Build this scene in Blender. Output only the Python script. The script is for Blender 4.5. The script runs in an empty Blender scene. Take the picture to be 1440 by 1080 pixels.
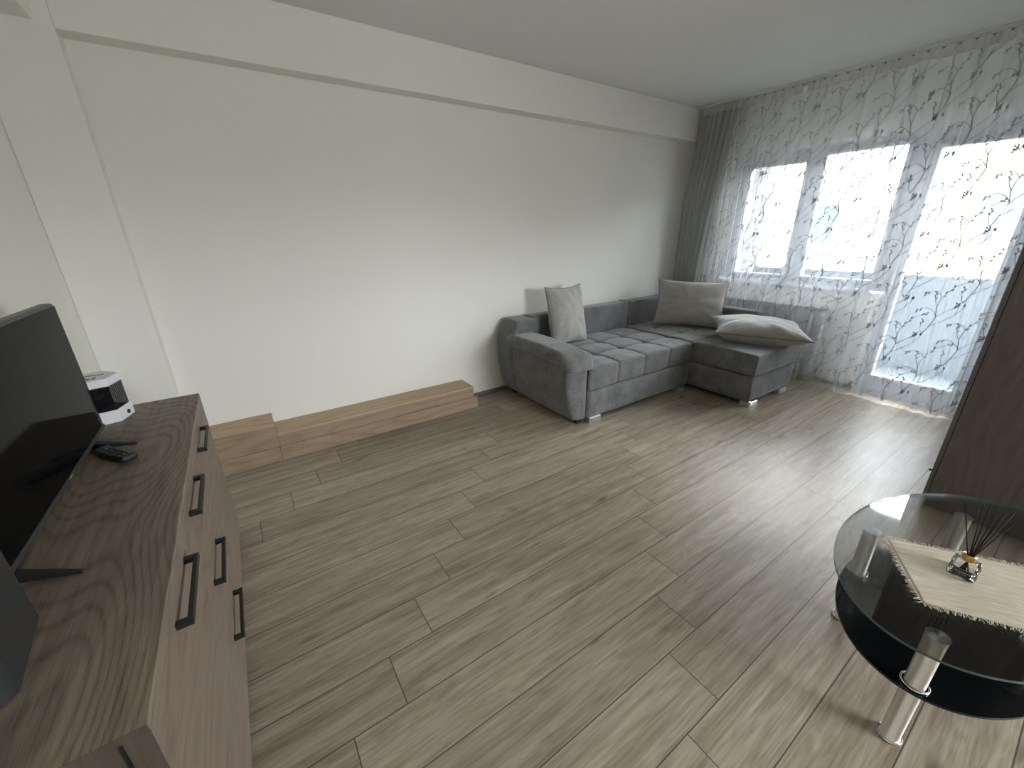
import bpy, bmesh, math, random
from mathutils import Vector, Matrix, noise
C = bpy.context.scene
COL = C.collection
PI = math.pi
random.seed(7)

# ------------------------------------------------------------------ camera
yaw, pit, rol, FPX = 0.982866, -0.358963, -0.0160889, 565.5
f = Vector((math.cos(pit)*math.cos(yaw), math.cos(pit)*math.sin(yaw), math.sin(pit)))
r = Vector((math.sin(yaw), -math.cos(yaw), 0)); u = r.cross(f)
r2 = r*math.cos(rol)+u*math.sin(rol); u2 = -r*math.sin(rol)+u*math.cos(rol)
cd = bpy.data.cameras.new('camera'); cam = bpy.data.objects.new('camera', cd); COL.objects.link(cam)
cd.sensor_width = 36; cd.lens = FPX/1440*36; cd.clip_start = .02; cd.clip_end = 200
M = Matrix((r2, u2, -f)).transposed().to_4x4(); M.translation = Vector((0, 0, 1.5))
cam.matrix_world = M
C.camera = cam

# ------------------------------------------------------------------ exposure, overcast sky
C.view_settings.view_transform = 'Standard'; C.view_settings.look = 'None'
C.view_settings.exposure = 1.35; C.view_settings.gamma = 1.0; C.view_settings.use_curve_mapping = False
C.cycles.use_denoising = True
C.cycles.max_bounces = 12; C.cycles.diffuse_bounces = 6; C.cycles.transparent_max_bounces = 24
C.cycles.sample_clamp_indirect = 6
SKY = 16
w = bpy.data.worlds.new('sky'); C.world = w; w.use_nodes = True
nt = w.node_tree; bg = nt.nodes['Background']
tc = nt.nodes.new('ShaderNodeTexCoord'); sp = nt.nodes.new('ShaderNodeSeparateXYZ'); cr = nt.nodes.new('ShaderNodeValToRGB')
nt.links.new(tc.outputs['Generated'], sp.inputs[0]); nt.links.new(sp.outputs['Z'], cr.inputs[0]); nt.links.new(cr.outputs[0], bg.inputs[0])
cr.color_ramp.elements[0].position = 0.0; cr.color_ramp.elements[0].color = (.30, .31, .32, 1)
cr.color_ramp.elements[1].position = 0.06; cr.color_ramp.elements[1].color = (.90, .95, 1.0, 1)
bg.inputs[1].default_value = SKY
def portal(x, y0, y1, z0, z1):
    l = bpy.data.lights.new('window_daylight_portal', 'AREA'); l.shape = 'RECTANGLE'; l.size = z1-z0; l.size_y = y1-y0
    l.cycles.is_portal = True
    o = bpy.data.objects.new('window_daylight_portal', l); COL.objects.link(o)
    o.location = (x, (y0+y1)/2, (z0+z1)/2); o.rotation_euler = (0, PI/2, 0)
portal(5.06, .50, 1.17, .10, 2.15)
portal(5.06, 1.24, 2.70, 1.00, 2.18)

# added unseen hall window behind the camera, fill light for the room
HX0, HX1, HZ0, HZ1 = 2.2, 4.4, 1.15, 2.1
l = bpy.data.lights.new('added_fill_window_portal', 'AREA'); l.shape = 'RECTANGLE'; l.size = HX1-HX0; l.size_y = HZ1-HZ0; l.cycles.is_portal = True
o = bpy.data.objects.new('added_fill_window_portal', l); COL.objects.link(o); o.location = ((HX0+HX1)/2, -3.66, (HZ0+HZ1)/2); o.rotation_euler = (PI/2, 0, 0)

# ------------------------------------------------------------------ material helpers
def mat(name, col=(.5, .5, .5), rough=.5, metal=0, spec=None):
    m = bpy.data.materials.new(name); m.use_nodes = True
    b = m.node_tree.nodes['Principled BSDF']
    b.inputs['Base Color'].default_value = (*col, 1); b.inputs['Roughness'].default_value = rough; b.inputs['Metallic'].default_value = metal
    if spec is not None: b.inputs['Specular IOR Level'].default_value = spec
    return m
class NT:
    """tiny node helper"""
    def __init__(s, m): s.t = m.node_tree; s.b = s.t.nodes.get('Principled BSDF')
    def n(s, typ, **kw):
        nd = s.t.nodes.new(typ)
        for k, v in kw.items(): setattr(nd, k, v)
        return nd
    def l(s, a, b): s.t.links.new(a, b)
    def m(s, op, a, b=None, c=None, clamp=False):
        nd = s.t.nodes.new('ShaderNodeMath'); nd.operation = op; nd.use_clamp = clamp
        for i, v in enumerate((a, b, c)):
            if v is None: continue
            if isinstance(v, (int, float)): nd.inputs[i].default_value = v
            else: s.l(v, nd.inputs[i])
        return nd.outputs[0]
    def noise(s, vec, scale=1, detail=4, rough=.5, dist=0):
        nd = s.t.nodes.new('ShaderNodeTexNoise'); nd.inputs['Scale'].default_value = scale; nd.inputs['Detail'].default_value = detail
        nd.inputs['Roughness'].default_value = rough; nd.inputs['Distortion'].default_value = dist; s.l(vec, nd.inputs['Vector']); return nd.outputs['Fac']
    def ramp(s, fac, stops):
        nd = s.t.nodes.new('ShaderNodeValToRGB'); e = nd.color_ramp.elements
        while len(e) < len(stops): e.new(.5)
        for el, (p, c) in zip(e, stops):
            el.position = p; el.color = (*c, 1) if len(c) == 3 else c
        s.l(fac, nd.inputs[0]); return nd.outputs[0]
    def mix(s, fac, a, b, typ='MIX'):
        nd = s.t.nodes.new('ShaderNodeMix'); nd.data_type = 'RGBA'; nd.blend_type = typ
        for i, v in ((0, fac), (6, a), (7, b)):
            if isinstance(v, (int, float)): nd.inputs[i].default_value = v
            elif isinstance(v, tuple): nd.inputs[i].default_value = (*v, 1)
            else: s.l(v, nd.inputs[i])
        return nd.outputs[2]
    def bump(s, h, strength=.2, dist=.01):
        nd = s.t.nodes.new('ShaderNodeBump'); nd.inputs['Strength'].default_value = strength; nd.inputs['Distance'].default_value = dist
        s.l(h, nd.inputs['Height']); s.l(nd.outputs[0], s.b.inputs['Normal'])
    def pos(s): return s.t.nodes.new('ShaderNodeNewGeometry').outputs['Position']
    def comb(s, x, y, z):
        nd = s.t.nodes.new('ShaderNodeCombineXYZ')
        for i, v in enumerate((x, y, z)):
            if isinstance(v, (int, float)): nd.inputs[i].default_value = v
            else: s.l(v, nd.inputs[i])
        return nd.outputs[0]
    def sep(s, v):
        nd = s.t.nodes.new('ShaderNodeSeparateXYZ'); s.l(v, nd.inputs[0]); return nd.outputs

def plaster(name, col):
    m = mat(name, col, .9, spec=.2); t = NT(m); p = t.pos()
    n1 = t.noise(p, 1.3, 3); t.l(t.mix(t.m('MULTIPLY', n1, .10), col, tuple(c*.86 for c in col)), t.b.inputs['Base Color'])
    t.bump(t.noise(p, 260, 3), .12, .002); return m
WALL = plaster('white_wall_paint', (.81, .80, .75))
CEIL = plaster('white_ceiling_paint', (.76, .76, .745))

def floor_material():
    m = mat('oak_laminate_planks', (.4, .35, .28), .36, spec=.30); t = NT(m)
    p = t.sep(t.pos()); X, Y = p[0], p[1]
    rowf = t.m('DIVIDE', t.m('SUBTRACT', Y, .3690), .1970)
    row = t.m('FLOOR', rowf); fy = t.m('SUBTRACT', rowf, row)
    uu = t.m('DIVIDE', t.m('SUBTRACT', t.m('SUBTRACT', X, 1.071), t.m('MULTIPLY', row, .1765)), 1.41)
    cell = t.m('FLOOR', uu); fx = t.m('SUBTRACT', uu, cell)
    wn = t.n('ShaderNodeTexWhiteNoise', noise_dimensions='2D'); t.l(t.comb(t.m('ADD', row, .37), t.m('ADD', cell, .71), 0), wn.inputs['Vector'])
    rnd = t.sep(wn.outputs['Color'])
    gx = t.m('ADD', X, t.m('MULTIPLY', rnd[0], 37)); gy = t.m('ADD', Y, t.m('MULTIPLY', rnd[1], 19))
    # growth rings: distorted bands stretched along the plank
    base = t.comb(t.m('MULTIPLY', gx, .9), t.m('MULTIPLY', gy, 9), 0)
    big = t.noise(base, 1.6, 3, .5, .6)
    ring = t.m('FRACT', t.m('MULTIPLY', big, 9)); ring = t.m('ABSOLUTE', t.m('SUBTRACT', ring, .5))
    fine = t.noise(t.comb(t.m('MULTIPLY', gx, 5), t.m('MULTIPLY', gy, 120), 0), 1, 4, .65)
    med = t.noise(t.comb(t.m('MULTIPLY', gx, 1.6), t.m('MULTIPLY', gy, 22), 0), 1, 4, .6)
    v = t.m('ADD', t.m('MULTIPLY', fine, .40), t.m('ADD', t.m('MULTIPLY', med, .55), t.m('MULTIPLY', ring, .16)))
    c = t.ramp(v, [(.32, (.175, .138, .098)), (.46, (.285, .236, .176)), (.58, (.375, .323, .250)), (.71, (.480, .425, .342))])
    # dark knots and smudges
    kn = t.noise(t.comb(t.m('MULTIPLY', gx, 3.2), t.m('MULTIPLY', gy, 13), 3), 1, 2, .5)
    kf = t.m('MULTIPLY', t.m('SUBTRACT', kn, .655), 9, clamp=True)
    c = t.mix(t.m('MULTIPLY', kf, .75), c, (.13, .10, .072))
    tone = t.m('ADD', .90, t.m('MULTIPLY', rnd[2], .22))
    c = t.mix(1.0, c, t.comb(tone, tone, tone), 'MULTIPLY')
    ey = t.m('MINIMUM', fy, t.m('SUBTRACT', 1, fy)); ex = t.m('MINIMUM', fx, t.m('SUBTRACT', 1, fx))
    g = t.m('MAXIMUM', t.m('LESS_THAN', t.m('MULTIPLY', ey, .1970), .0020), t.m('LESS_THAN', t.m('MULTIPLY', ex, 1.41), .0018))
    c = t.mix(t.m('MULTIPLY', g, .88), c, (.06, .05, .04))
    t.l(c, t.b.inputs['Base Color'])
    t.l(t.m('ADD', .30, t.m('MULTIPLY', med, .16)), t.b.inputs['Roughness'])
    t.bump(t.m('SUBTRACT', t.m('MULTIPLY', fine, .3), g), .25, .0015)
    return m
FLOOR = floor_material()

def wood(name, dark, mid, light, ax=1, rough=.5, scale=1.0, ringfreq=10, off=0.0, bump=.15, ringw=.35):
    """grain along axis ax (0 x, 1 y, 2 z): fine pores plus soft cathedral ring lines"""
    m = mat(name, mid, rough); t = NT(m); p = t.sep(t.pos())
    a = p[ax]; b_, c_ = [p[i] for i in range(3) if i != ax]
    ac = t.m('ADD', b_, c_); a = t.m('ADD', a, off)
    big = t.noise(t.comb(t.m('MULTIPLY', a, 1.15*scale), t.m('MULTIPLY', ac, 5.0*scale), off), 1, 0, .4, 0)
    wob = t.noise(t.comb(t.m('MULTIPLY', a, 14*scale), t.m('MULTIPLY', ac, 60*scale), off), 1, 3, .6)
    ph = t.m('ADD', t.m('MULTIPLY', big, ringfreq*6.2832), t.m('MULTIPLY', wob, .9))
    line = t.m('POWER', t.m('ADD', t.m('MULTIPLY', t.m('SINE', ph), .5), .5), 3.0)
    fine = t.noise(t.comb(t.m('MULTIPLY', a, 12*scale), t.m('MULTIPLY', ac, 330*scale), 0), 1, 4, .7)
    med = t.noise(t.comb(t.m('MULTIPLY', a, 3*scale), t.m('MULTIPLY', ac, 50*scale), 0), 1, 4, .6)
    v = t.m('SUBTRACT', t.m('ADD', t.m('MULTIPLY', fine, .55), t.m('MULTIPLY', med, .60)), t.m('MULTIPLY', line, ringw))
    t.l(t.ramp(v, [(.22, dark), (.48, mid), (.72, light)]), t.b.inputs['Base Color'])
    t.bump(v, bump, .002); return m
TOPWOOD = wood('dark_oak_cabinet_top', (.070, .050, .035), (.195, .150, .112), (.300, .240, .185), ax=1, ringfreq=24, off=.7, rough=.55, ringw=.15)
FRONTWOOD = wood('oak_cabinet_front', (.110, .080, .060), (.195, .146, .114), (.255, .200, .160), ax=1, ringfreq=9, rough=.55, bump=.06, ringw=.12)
SHADEDWOOD = wood('oak_cabinet_shaded_side', (.026, .019, .014), (.055, .041, .030), (.08, .06, .046), ax=2, ringfreq=7, rough=.55, ringw=.15)  # shade of the unlit cabinet side put into the oak colour
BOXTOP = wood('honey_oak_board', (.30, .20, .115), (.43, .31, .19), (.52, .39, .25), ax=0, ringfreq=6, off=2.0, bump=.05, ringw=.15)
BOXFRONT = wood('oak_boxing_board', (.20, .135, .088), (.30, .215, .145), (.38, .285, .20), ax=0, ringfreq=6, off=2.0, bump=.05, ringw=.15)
WARD = wood('dark_taupe_wardrobe_wood', (.052, .042, .039), (.088, .073, .068), (.125, .105, .098), ax=2, ringfreq=10, rough=.45, bump=.05, ringw=.10)

def fabric(name, col, mott=.25, sc=1.0, sheen=.4):
    m = mat(name, col, .92, spec=.15); t = NT(m); p = t.pos()
    n1 = t.noise(p, 9*sc, 4, .6); n2 = t.noise(p, 60*sc, 3, .6)
    v = t.m('ADD', t.m('MULTIPLY', n1, .55), t.m('MULTIPLY', n2, .45))
    t.l(t.ramp(v, [(.32, tuple(c*(1-mott) for c in col)), (.68, tuple(min(1, c*(1+mott)) for c in col))]), t.b.inputs['Base Color'])
    t.b.inputs['Sheen Weight'].default_value = sheen; t.b.inputs['Sheen Roughness'].default_value = .45
    t.b.inputs['Sheen Tint'].default_value = (.85, .87, .88, 1)
    t.bump(t.noise(p, 700*sc, 2), .25, .0015); return m
SOFA = fabric('grey_velour', (.150, .152, .149), .36)
SOFAD = mat('dark_underside_fabric', (.012, .012, .013), .9)
PILLOW = fabric('taupe_velour', (.39, .375, .35), .14, sheen=.5)
PIPING = mat('piping_cord', (.17, .163, .15), .85)
CHROME = mat('polished_chrome', (.78, .78, .77), .14, 1)
SATIN = mat('satin_chrome', (.86, .86, .86), .32, 1)
def brushed():
    m = mat('brushed_steel', (.72, .70, .66), .24, 1); t = NT(m); p = t.sep(t.pos())
    n = t.noise(t.comb(t.m('MULTIPLY', p[0], 300), t.m('MULTIPLY', p[1], 300), t.m('MULTIPLY', p[2], 4)), 1, 2)
    t.l(t.m('ADD', .26, t.m('MULTIPLY', n, .2)), t.b.inputs['Roughness']); return m
STEEL = brushed()
def spun():
    m = mat('spun_steel_disc', (.85, .84, .82), .34, 1); t = NT(m)
    tg = t.n('ShaderNodeTangent', direction_type='RADIAL', axis='Z'); t.b.inputs['Anisotropic'].default_value = .9
    t.l(tg.outputs[0], t.b.inputs['Tangent']); return m
SPUN = spun()
BLACKM = mat('black_metal', (.012, .012, .013), .38, 0)
BLACKP = mat('matte_black_plastic', (.018, .019, .020), .5)
BEZEL = mat('dark_grey_bezel', (.040, .041, .043), .35)
SCREEN = mat('glossy_tv_screen', (.004, .0045, .0045), .08, spec=.03)
SPK = mat('dark_grey_speaker_casing', (.030, .032, .035), .42)
WPLAS = mat('white_plastic', (.78, .79, .80), .35)
PVC = mat('white_pvc_frame', (.50, .515, .54), .35)
RADM = mat('white_radiator_enamel', (.70, .71, .72), .4)
DARKGLASS = mat('black_tinted_window', (.006, .006, .008), .08, spec=.8)
RUBBER = mat('black_rubber', (.01, .01, .01), .7)
GREYKEY = mat('grey_button_print', (.22, .23, .24), .5)
WHITEDOT = mat('white_label_print', (.42, .42, .46), .6)
LABEL = mat('black_paper_label', (.014, .013, .018), .45)
GOLD = mat('brushed_gold_collar', (.62, .42, .16), .3, 1)
REED = mat('black_reed', (.008, .008, .008), .8)
BASEB = mat('grey_skirting', (.16, .15, .13), .6)
CREAM = plaster('cream_facade_render', (.155, .146, .096))
WHITEF = plaster('pale_facade_render', (.19, .19, .194))
BALC = plaster('balcony_white_paint', (.155, .182, .210))
SIDEW = plaster('balcony_side_paint', (.11, .11, .11))

def thin_glass(name, tint, refl=1.0, ior=1.5, gloss_rough=.0):
    m = bpy.data.materials.new(name); m.use_nodes = True; t = NT(m); t.t.nodes.remove(t.b)
    out = t.t.nodes['Material Output']
    tr = t.n('ShaderNodeBsdfTransparent'); tr.inputs[0].default_value = (*tint, 1)
    gl = t.n('ShaderNodeBsdfGlossy'); gl.inputs['Roughness'].default_value = gloss_rough
    fr = t.n('ShaderNodeFresnel'); fr.inputs[0].default_value = ior
    mx = t.n('ShaderNodeMixShader'); t.l(t.m('MULTIPLY', fr.outputs[0], refl), mx.inputs[0]); t.l(tr.outputs[0], mx.inputs[1]); t.l(gl.outputs[0], mx.inputs[2])
    t.l(mx.outputs[0], out.inputs[0]); return m
WINGLASS = thin_glass('window_glass', (.97, .98, .98), .6)
TABLEGLASS = thin_glass('clear_table_glass', (.985, .992, .988), .7)
EDGEGLASS = mat('green_glass_edge', (.07, .12, .108), .15, spec=.8)
BLACKGLASS = mat('black_shelf_glass', (.004, .005, .006), .06, spec=.6)
BOTTLE = thin_glass('bottle_glass', (.975, .98, .98), 1.1)
REFLBLUE = mat('blue_facade_glazing', (.045, .063, .071), .6, spec=0)
REFLGREY = mat('grey_facade_glazing', (.070, .078, .084), .6, spec=0)

def sheer(name, col, a0, back=.5):
    m = bpy.data.materials.new(name); m.use_nodes = True; t = NT(m); t.t.nodes.remove(t.b)
    out = t.t.nodes['Material Output']
    tr = t.n('ShaderNodeBsdfTransparent'); df = t.n('ShaderNodeBsdfDiffuse'); tl = t.n('ShaderNodeBsdfTranslucent')
    df.inputs[0].default_value = (*col, 1); tl.inputs[0].default_value = (*col, 1)
    m1 = t.n('ShaderNodeMixShader'); m1.inputs[0].default_value = back; t.l(df.outputs[0], m1.inputs[1]); t.l(tl.outputs[0], m1.inputs[2])
    # a thin weave covers more the more obliquely it is crossed: 1-(1-a)^(1/cos)
    g = t.n('ShaderNodeNewGeometry'); dp = t.n('ShaderNodeVectorMath', operation='DOT_PRODUCT'); t.l(g.outputs['Incoming'], dp.inputs[0]); t.l(g.outputs['Normal'], dp.inputs[1])
    cs = t.m('MAXIMUM', t.m('ABSOLUTE', dp.outputs['Value']), .12)
    al = t.m('SUBTRACT', 1, t.m('POWER', 1-a0, t.m('DIVIDE', 1, cs)))
    mx = t.n('ShaderNodeMixShader'); t.l(al, mx.inputs[0]); t.l(tr.outputs[0], mx.inputs[1]); t.l(m1.outputs[0], mx.inputs[2])
    t.l(mx.outputs[0], out.inputs[0]); return m
SHEER = sheer('white_sheer_voile', (.80, .825, .865), .35, .15)
TAPE = sheer('curtain_heading_tape', (.62, .61, .58), .80, .35)
DRAPE = sheer('grey_drape_voile', (.46, .47, .455), .90, .3)
EMBR = mat('grey_embroidery_thread', (.17, .17, .18), .8)

def linen():
    m = mat('beige_woven_linen', (.5, .45, .36), .95, spec=.1); t = NT(m)
    v = t.n('ShaderNodeTexCoord').outputs['Object']; q_ = t.sep(v)
    p = [t.m('ADD', t.m('MULTIPLY', q_[0], .53), t.m('MULTIPLY', q_[1], -.848)), t.m('ADD', t.m('MULTIPLY', q_[0], .848), t.m('MULTIPLY', q_[1], .53))]
    a = t.m('SINE', t.m('MULTIPLY', p[0], 2600)); b = t.m('SINE', t.m('MULTIPLY', p[1], 2600))
    weave = t.m('MULTIPLY', t.m('ADD', a, b), .25)
    slub = t.noise(t.comb(t.m('MULTIPLY', p[0], 12), t.m('MULTIPLY', p[1], 260), 0), 1, 4, .6)
    t.l(t.ramp(slub, [(.3, (.44, .385, .30)), (.7, (.74, .67, .55))]), t.b.inputs['Base Color'])
    t.bump(t.m('ADD', slub, weave), .5, .002); return m
LINEN = linen()
FRINGE = mat('linen_fringe_thread', (.70, .64, .53), .95)

# ------------------------------------------------------------------ mesh helpers
def obj(name, bm, m, parent=None, smooth=False, origin=None):
    me = bpy.data.meshes.new(name)
    if origin is None and parent is not None: origin = parent['_o'] if '_o' in parent else None
    o3 = Vector(origin) if origin is not None else Vector((0, 0, 0))
    if o3.length: bmesh.ops.translate(bm, verts=bm.verts, vec=-o3)
    bmesh.ops.recalc_face_normals(bm, faces=bm.faces)
    for fc in bm.faces: fc.smooth = smooth
    bm.to_mesh(me); bm.free()
    for mm in (m if isinstance(m, (list, tuple)) else [m]): me.materials.append(mm)
    o = bpy.data.objects.new(name, me); COL.objects.link(o)
    if parent is not None: o.parent = parent; o['_o'] = tuple(o3)
    else: o.location = o3; o['_o'] = tuple(o3)
    return o
def thing(name, label, cat, loc, group=None):
    o = bpy.data.objects.new(name, None); COL.objects.link(o); o.empty_display_size = .1
    o.location = loc; o['_o'] = tuple(loc); o['label'] = label; o['category'] = cat
    if group: o['group'] = group
    return o
def tag(o, label, cat, group=None):
    o['label'] = label; o['category'] = cat
    if group: o['group'] = group
    return o
def struct(name, bm, m, parent=None, label=None, smooth=False):
    o = obj(name, bm, m, parent, smooth)
    if parent is None: o['kind'] = 'structure'
    if label: o['label'] = label
    return o
def add_box(bm, x0, x1, y0, y1, z0, z1, bev=0, seg=2, mi=0, mtx=None):
    g = bmesh.ops.create_cube(bm, size=1)
    vs = g['verts']
    for v in vs: v.co = Vector((x0+(v.co.x+.5)*(x1-x0), y0+(v.co.y+.5)*(y1-y0), z0+(v.co.z+.5)*(z1-z0)))
    es = {e for v in vs for e in v.link_edges}
    if bev:
        rr = bmesh.ops.bevel(bm, geom=list(es), offset=bev, segments=seg, affect='EDGES', profile=.5)
        vs = list({v for fc in rr['faces'] for v in fc.verts} | {v for v in vs if v.is_valid})
    fs = {fc for v in vs for fc in v.link_faces}
    for fc in fs: fc.material_index = mi
    if mtx is not None:
        for v in vs: v.co = mtx @ v.co
    return vs
def box(x0, x1, y0, y1, z0, z1, bev=0, seg=2):
    bm = bmesh.new(); add_box(bm, x0, x1, y0, y1, z0, z1, bev, seg); return bm
def soft(bm, x0, x1, y0, y1, z0, z1, rad, res=.03, disp=None, post=None):
    """rounded box with a fine grid; disp(p, n) -> offset along normal; post(p) -> p"""
    L = (x1-x0, y1-y0, z1-z0); N = [max(2, int(round(l/res))) for l in L]; lo = Vector((x0, y0, z0)); hi = Vector((x1, y1, z1))
    cache = {}
    def V(i, j, k):
        key = (i, j, k)
        if key in cache: return cache[key]
        # denser rows next to the rounded edges
        p = Vector([lo[a]+L[a]*(q/N[a]) for a, q in enumerate((i, j, k))])
        q = Vector([min(max(p[a], lo[a]+rad), hi[a]-rad) for a in range(3)])
        d = p-q; n = d.normalized() if d.length > 1e-9 else Vector((0, 0, 1)); p = q+n*rad
        if disp: p = p+n*disp(p, n)
        if post: p = post(p)
        cache[key] = bm.verts.new(p); return cache[key]
    def quad(a, b, c, d):
        try: bm.faces.new((a, b, c, d))
        except ValueError: pass
    for i in range(N[0]):
        for j in range(N[1]):
            for k in (0, N[2]): quad(V(i, j, k), V(i+1, j, k), V(i+1, j+1, k), V(i, j+1, k))
    for i in range(N[0]):
        for k in range(N[2]):
            for j in (0, N[1]): quad(V(i, j, k), V(i+1, j, k), V(i+1, j, k+1), V(i, j, k+1))
    for j in range(N[1]):
        for k in range(N[2]):
            for i in (0, N[0]): quad(V(i, j, k), V(i, j+1, k), V(i, j+1, k+1), V(i, j, k+1))
    return bm
def add_tube(bm, pts, rad, seg=10, cap=True, mi=0, radii=None):
    pts = [Vector(p) for p in pts]; rings = []
    prev = None
    for i, p in enumerate(pts):
        d = (pts[min(i+1, len(pts)-1)]-pts[max(i-1, 0)]).normalized()
        if prev is None:
            a = Vector((0, 0, 1)) if abs(d.z) < .9 else Vector((1, 0, 0)); n1 = d.cross(a).normalized()
        else: n1 = (prev - d*prev.dot(d)).normalized()
        prev = n1; n2 = d.cross(n1); R = radii[i] if radii else rad
        rings.append([bm.verts.new(p+n1*R*math.cos(2*PI*k/seg)+n2*R*math.sin(2*PI*k/seg)) for k in range(seg)])
    for a, b in zip(rings, rings[1:]):
        for k in range(seg):
            fc = bm.faces.new((a[k], a[(k+1) % seg], b[(k+1) % seg], b[k])); fc.material_index = mi
    if cap:
        for rr in (rings[0], rings[-1]): bm.faces.new(rr).material_index = mi
    return bm
def lathe(bm, cx, cy, prof, seg=32, mi=0):
    rings = [[bm.verts.new((cx+R*math.cos(2*PI*k/seg), cy+R*math.sin(2*PI*k/seg), z)) for k in range(seg)] for R, z in prof]
    for a, b in zip(rings, rings[1:]):
        for k in range(seg): bm.faces.new((a[k], a[(k+1) % seg], b[(k+1) % seg], b[k])).material_index = mi
    bm.faces.new(rings[0]).material_index = mi; bm.faces.new(rings[-1]).material_index = mi
def prism(bm, poly, z0, z1, mi_side=0, mi_cap=0):
    a = [bm.verts.new((x, y, z0)) for x, y in poly]; b = [bm.verts.new((x, y, z1)) for x, y in poly]; n = len(poly)
    for k in range(n): bm.faces.new((a[k], a[(k+1) % n], b[(k+1) % n], b[k])).material_index = mi_side
    bm.faces.new(a).material_index = mi_cap; bm.faces.new(b).material_index = mi_cap

# ------------------------------------------------------------------ room shell
XC, YA, ZC, YD, XW, YH = -.741, 3.25, 2.745, -.42, 4.88, -3.55
YB = 3.123; ZB = 2.427
struct('floor', box(XC-.1, 5.06, YH-.1, YA+.1, -.1, 0), FLOOR)
struct('ceiling', box(XC-.1, 6.1, YH-.1, YA+.1, ZC, ZC+.15), CEIL)
bm = bmesh.new(); add_box(bm, XC-.1, 5.06, YA, YA+.12, 0, ZC+.001)
struct('wall_back', bm, WALL)
struct('wall_left', box(XC-.12, XC, YH-.1, YA+.1, 0, ZC), WALL)
# near wall opened into an added hall whose window gives fill light
bm = bmesh.new(); add_box(bm, 2.95, 5.06, YD-.12, YD, 0, ZC); add_box(bm, XC-.1, 2.95, YD-.12, YD, 2.55, ZC)
struct('wall_near', bm, WALL)
struct('wall_added_hall_side', box(5.06, 5.16, YH-.1, YD-.121, 0, ZC), WALL)
bm = bmesh.new(); add_box(bm, XC-.1, 5.06, YH-.1, YH-.02, 0, HZ0); add_box(bm, XC-.1, 5.06, YH-.1, YH-.02, HZ1, ZC); add_box(bm, XC-.1, HX0, YH-.1, YH-.02, HZ0, HZ1); add_box(bm, HX1, 5.06, YH-.1, YH-.02, HZ0, HZ1)
struct('wall_added_hall_end', bm, WALL)
bm = bmesh.new()
add_box(bm, -.449, XW, YB, YA, ZB, ZC-.0005, .004, 2)
struct('trim_1', bm, WALL, label='boxed ceiling beam along the long white wall')
struct('trim_2', box(XC+.0005, -.449, YB, YA, 0, ZC-.0006, .004, 2), WALL, label='shallow white pilaster in the left corner')
struct('trim_3', box(XC+.0005, -.513, YD, YB-.0005, 2.446, ZC-.0007, .004, 2), WALL, label='ceiling beam above the sideboard wall')
# window wall with openings: door y .46-1.20, window y 1.20-2.76
bm = bmesh.new()
T0, T1 = XW, 5.06
DY0, DY1, WY0, WY1, ZT, ZS = .46, 1.205, 1.205, 2.76, 2.245, .955
add_box(bm, T0, T1, YD, DY0, 0, ZC); add_box(bm, T0, T1, WY1, YA, 0, ZC)
add_box(bm, T0, T1, DY0, WY1, ZT, ZC); add_box(bm, T0, T1, WY0, WY1, 0, ZS-.03)
struct('wall_right', bm, WALL)
# baseboards
struct('baseboard_back', box(1.63, XW, YA-.014, YA, 0, .038, .003), BASEB)
struct('baseboard_right', box(XW-.014, XW, WY0+.02, YA-.02, 0, .038, .003), BASEB)

# frames and glass
def frame_rect(bm, y0, y1, z0, z1, wd, xa, xb, wb=None):
    wb = wb or wd
    add_box(bm, xa, xb, y0, y0+wd, z0, z1, .004); add_box(bm, xa, xb, y1-wd, y1, z0, z1, .004)
    add_box(bm, xa, xb, y0+wd, y1-wd, z1-wd, z1, .004); add_box(bm, xa, xb, y0+wd, y1-wd, z0, z0+wb, .004)
def window_unit(name, y0, y1, z0, z1, glass, wins):
    # outer frame and one sash round the glass opening (gy0, gy1, gz0, gz1)
    bm = bmesh.new()
    gy0, gy1, gz0, gz1 = glass
    xa, xb = XW+.03, XW+.10
    add_box(bm, xa, xb, y0, gy0, z0, z1, .003); add_box(bm, xa, xb, gy1, y1, z0, z1, .003)
    add_box(bm, xa, xb, gy0, gy1, gz1, z1, .003); add_box(bm, xa, xb, gy0, gy1, z0, gz0, .003)
    fr = struct(name, bm, PVC)
    bm = bmesh.new(); e = .028
    frame_rect(bm, gy0-e, gy1+e, gz0-e, gz1+e, e+.004, xa-.018, xa+.004)
    struct('sash_bead', bm, PVC, fr)
    struct('glass_pane', box(xa+.03, xa+.045, gy0-.01, gy1+.01, gz0-.01, gz1+.01), WINGLASS, fr)
    return fr
door = window_unit('door_1', DY0, DY1, .012, ZT, (.560, 1.115, .165, 2.09), 0)
struct('door_handle', box(XW-.025, XW+.03, 1.150, 1.172, .98, 1.12, .006, 2), PVC, door)
window_unit('window_1', WY0+.001, 1.985, ZS, ZT, (1.315, 1.908, 1.035, 2.15), 0)
window_unit('window_2', 1.986, WY1, ZS, ZT, (2.066, 2.60, 1.035, 2.112), 0)
struct('trim_4', box(XW-.05, XW+.03, WY0+.09, WY1+.02, ZS-.03, ZS-.001, .006, 2), PVC, label='white window sill board')
struct('trim_5', box(XW+.0, 5.10, DY0, DY1, -.002, .014, .003), PVC, label='white balcony door threshold')

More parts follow.
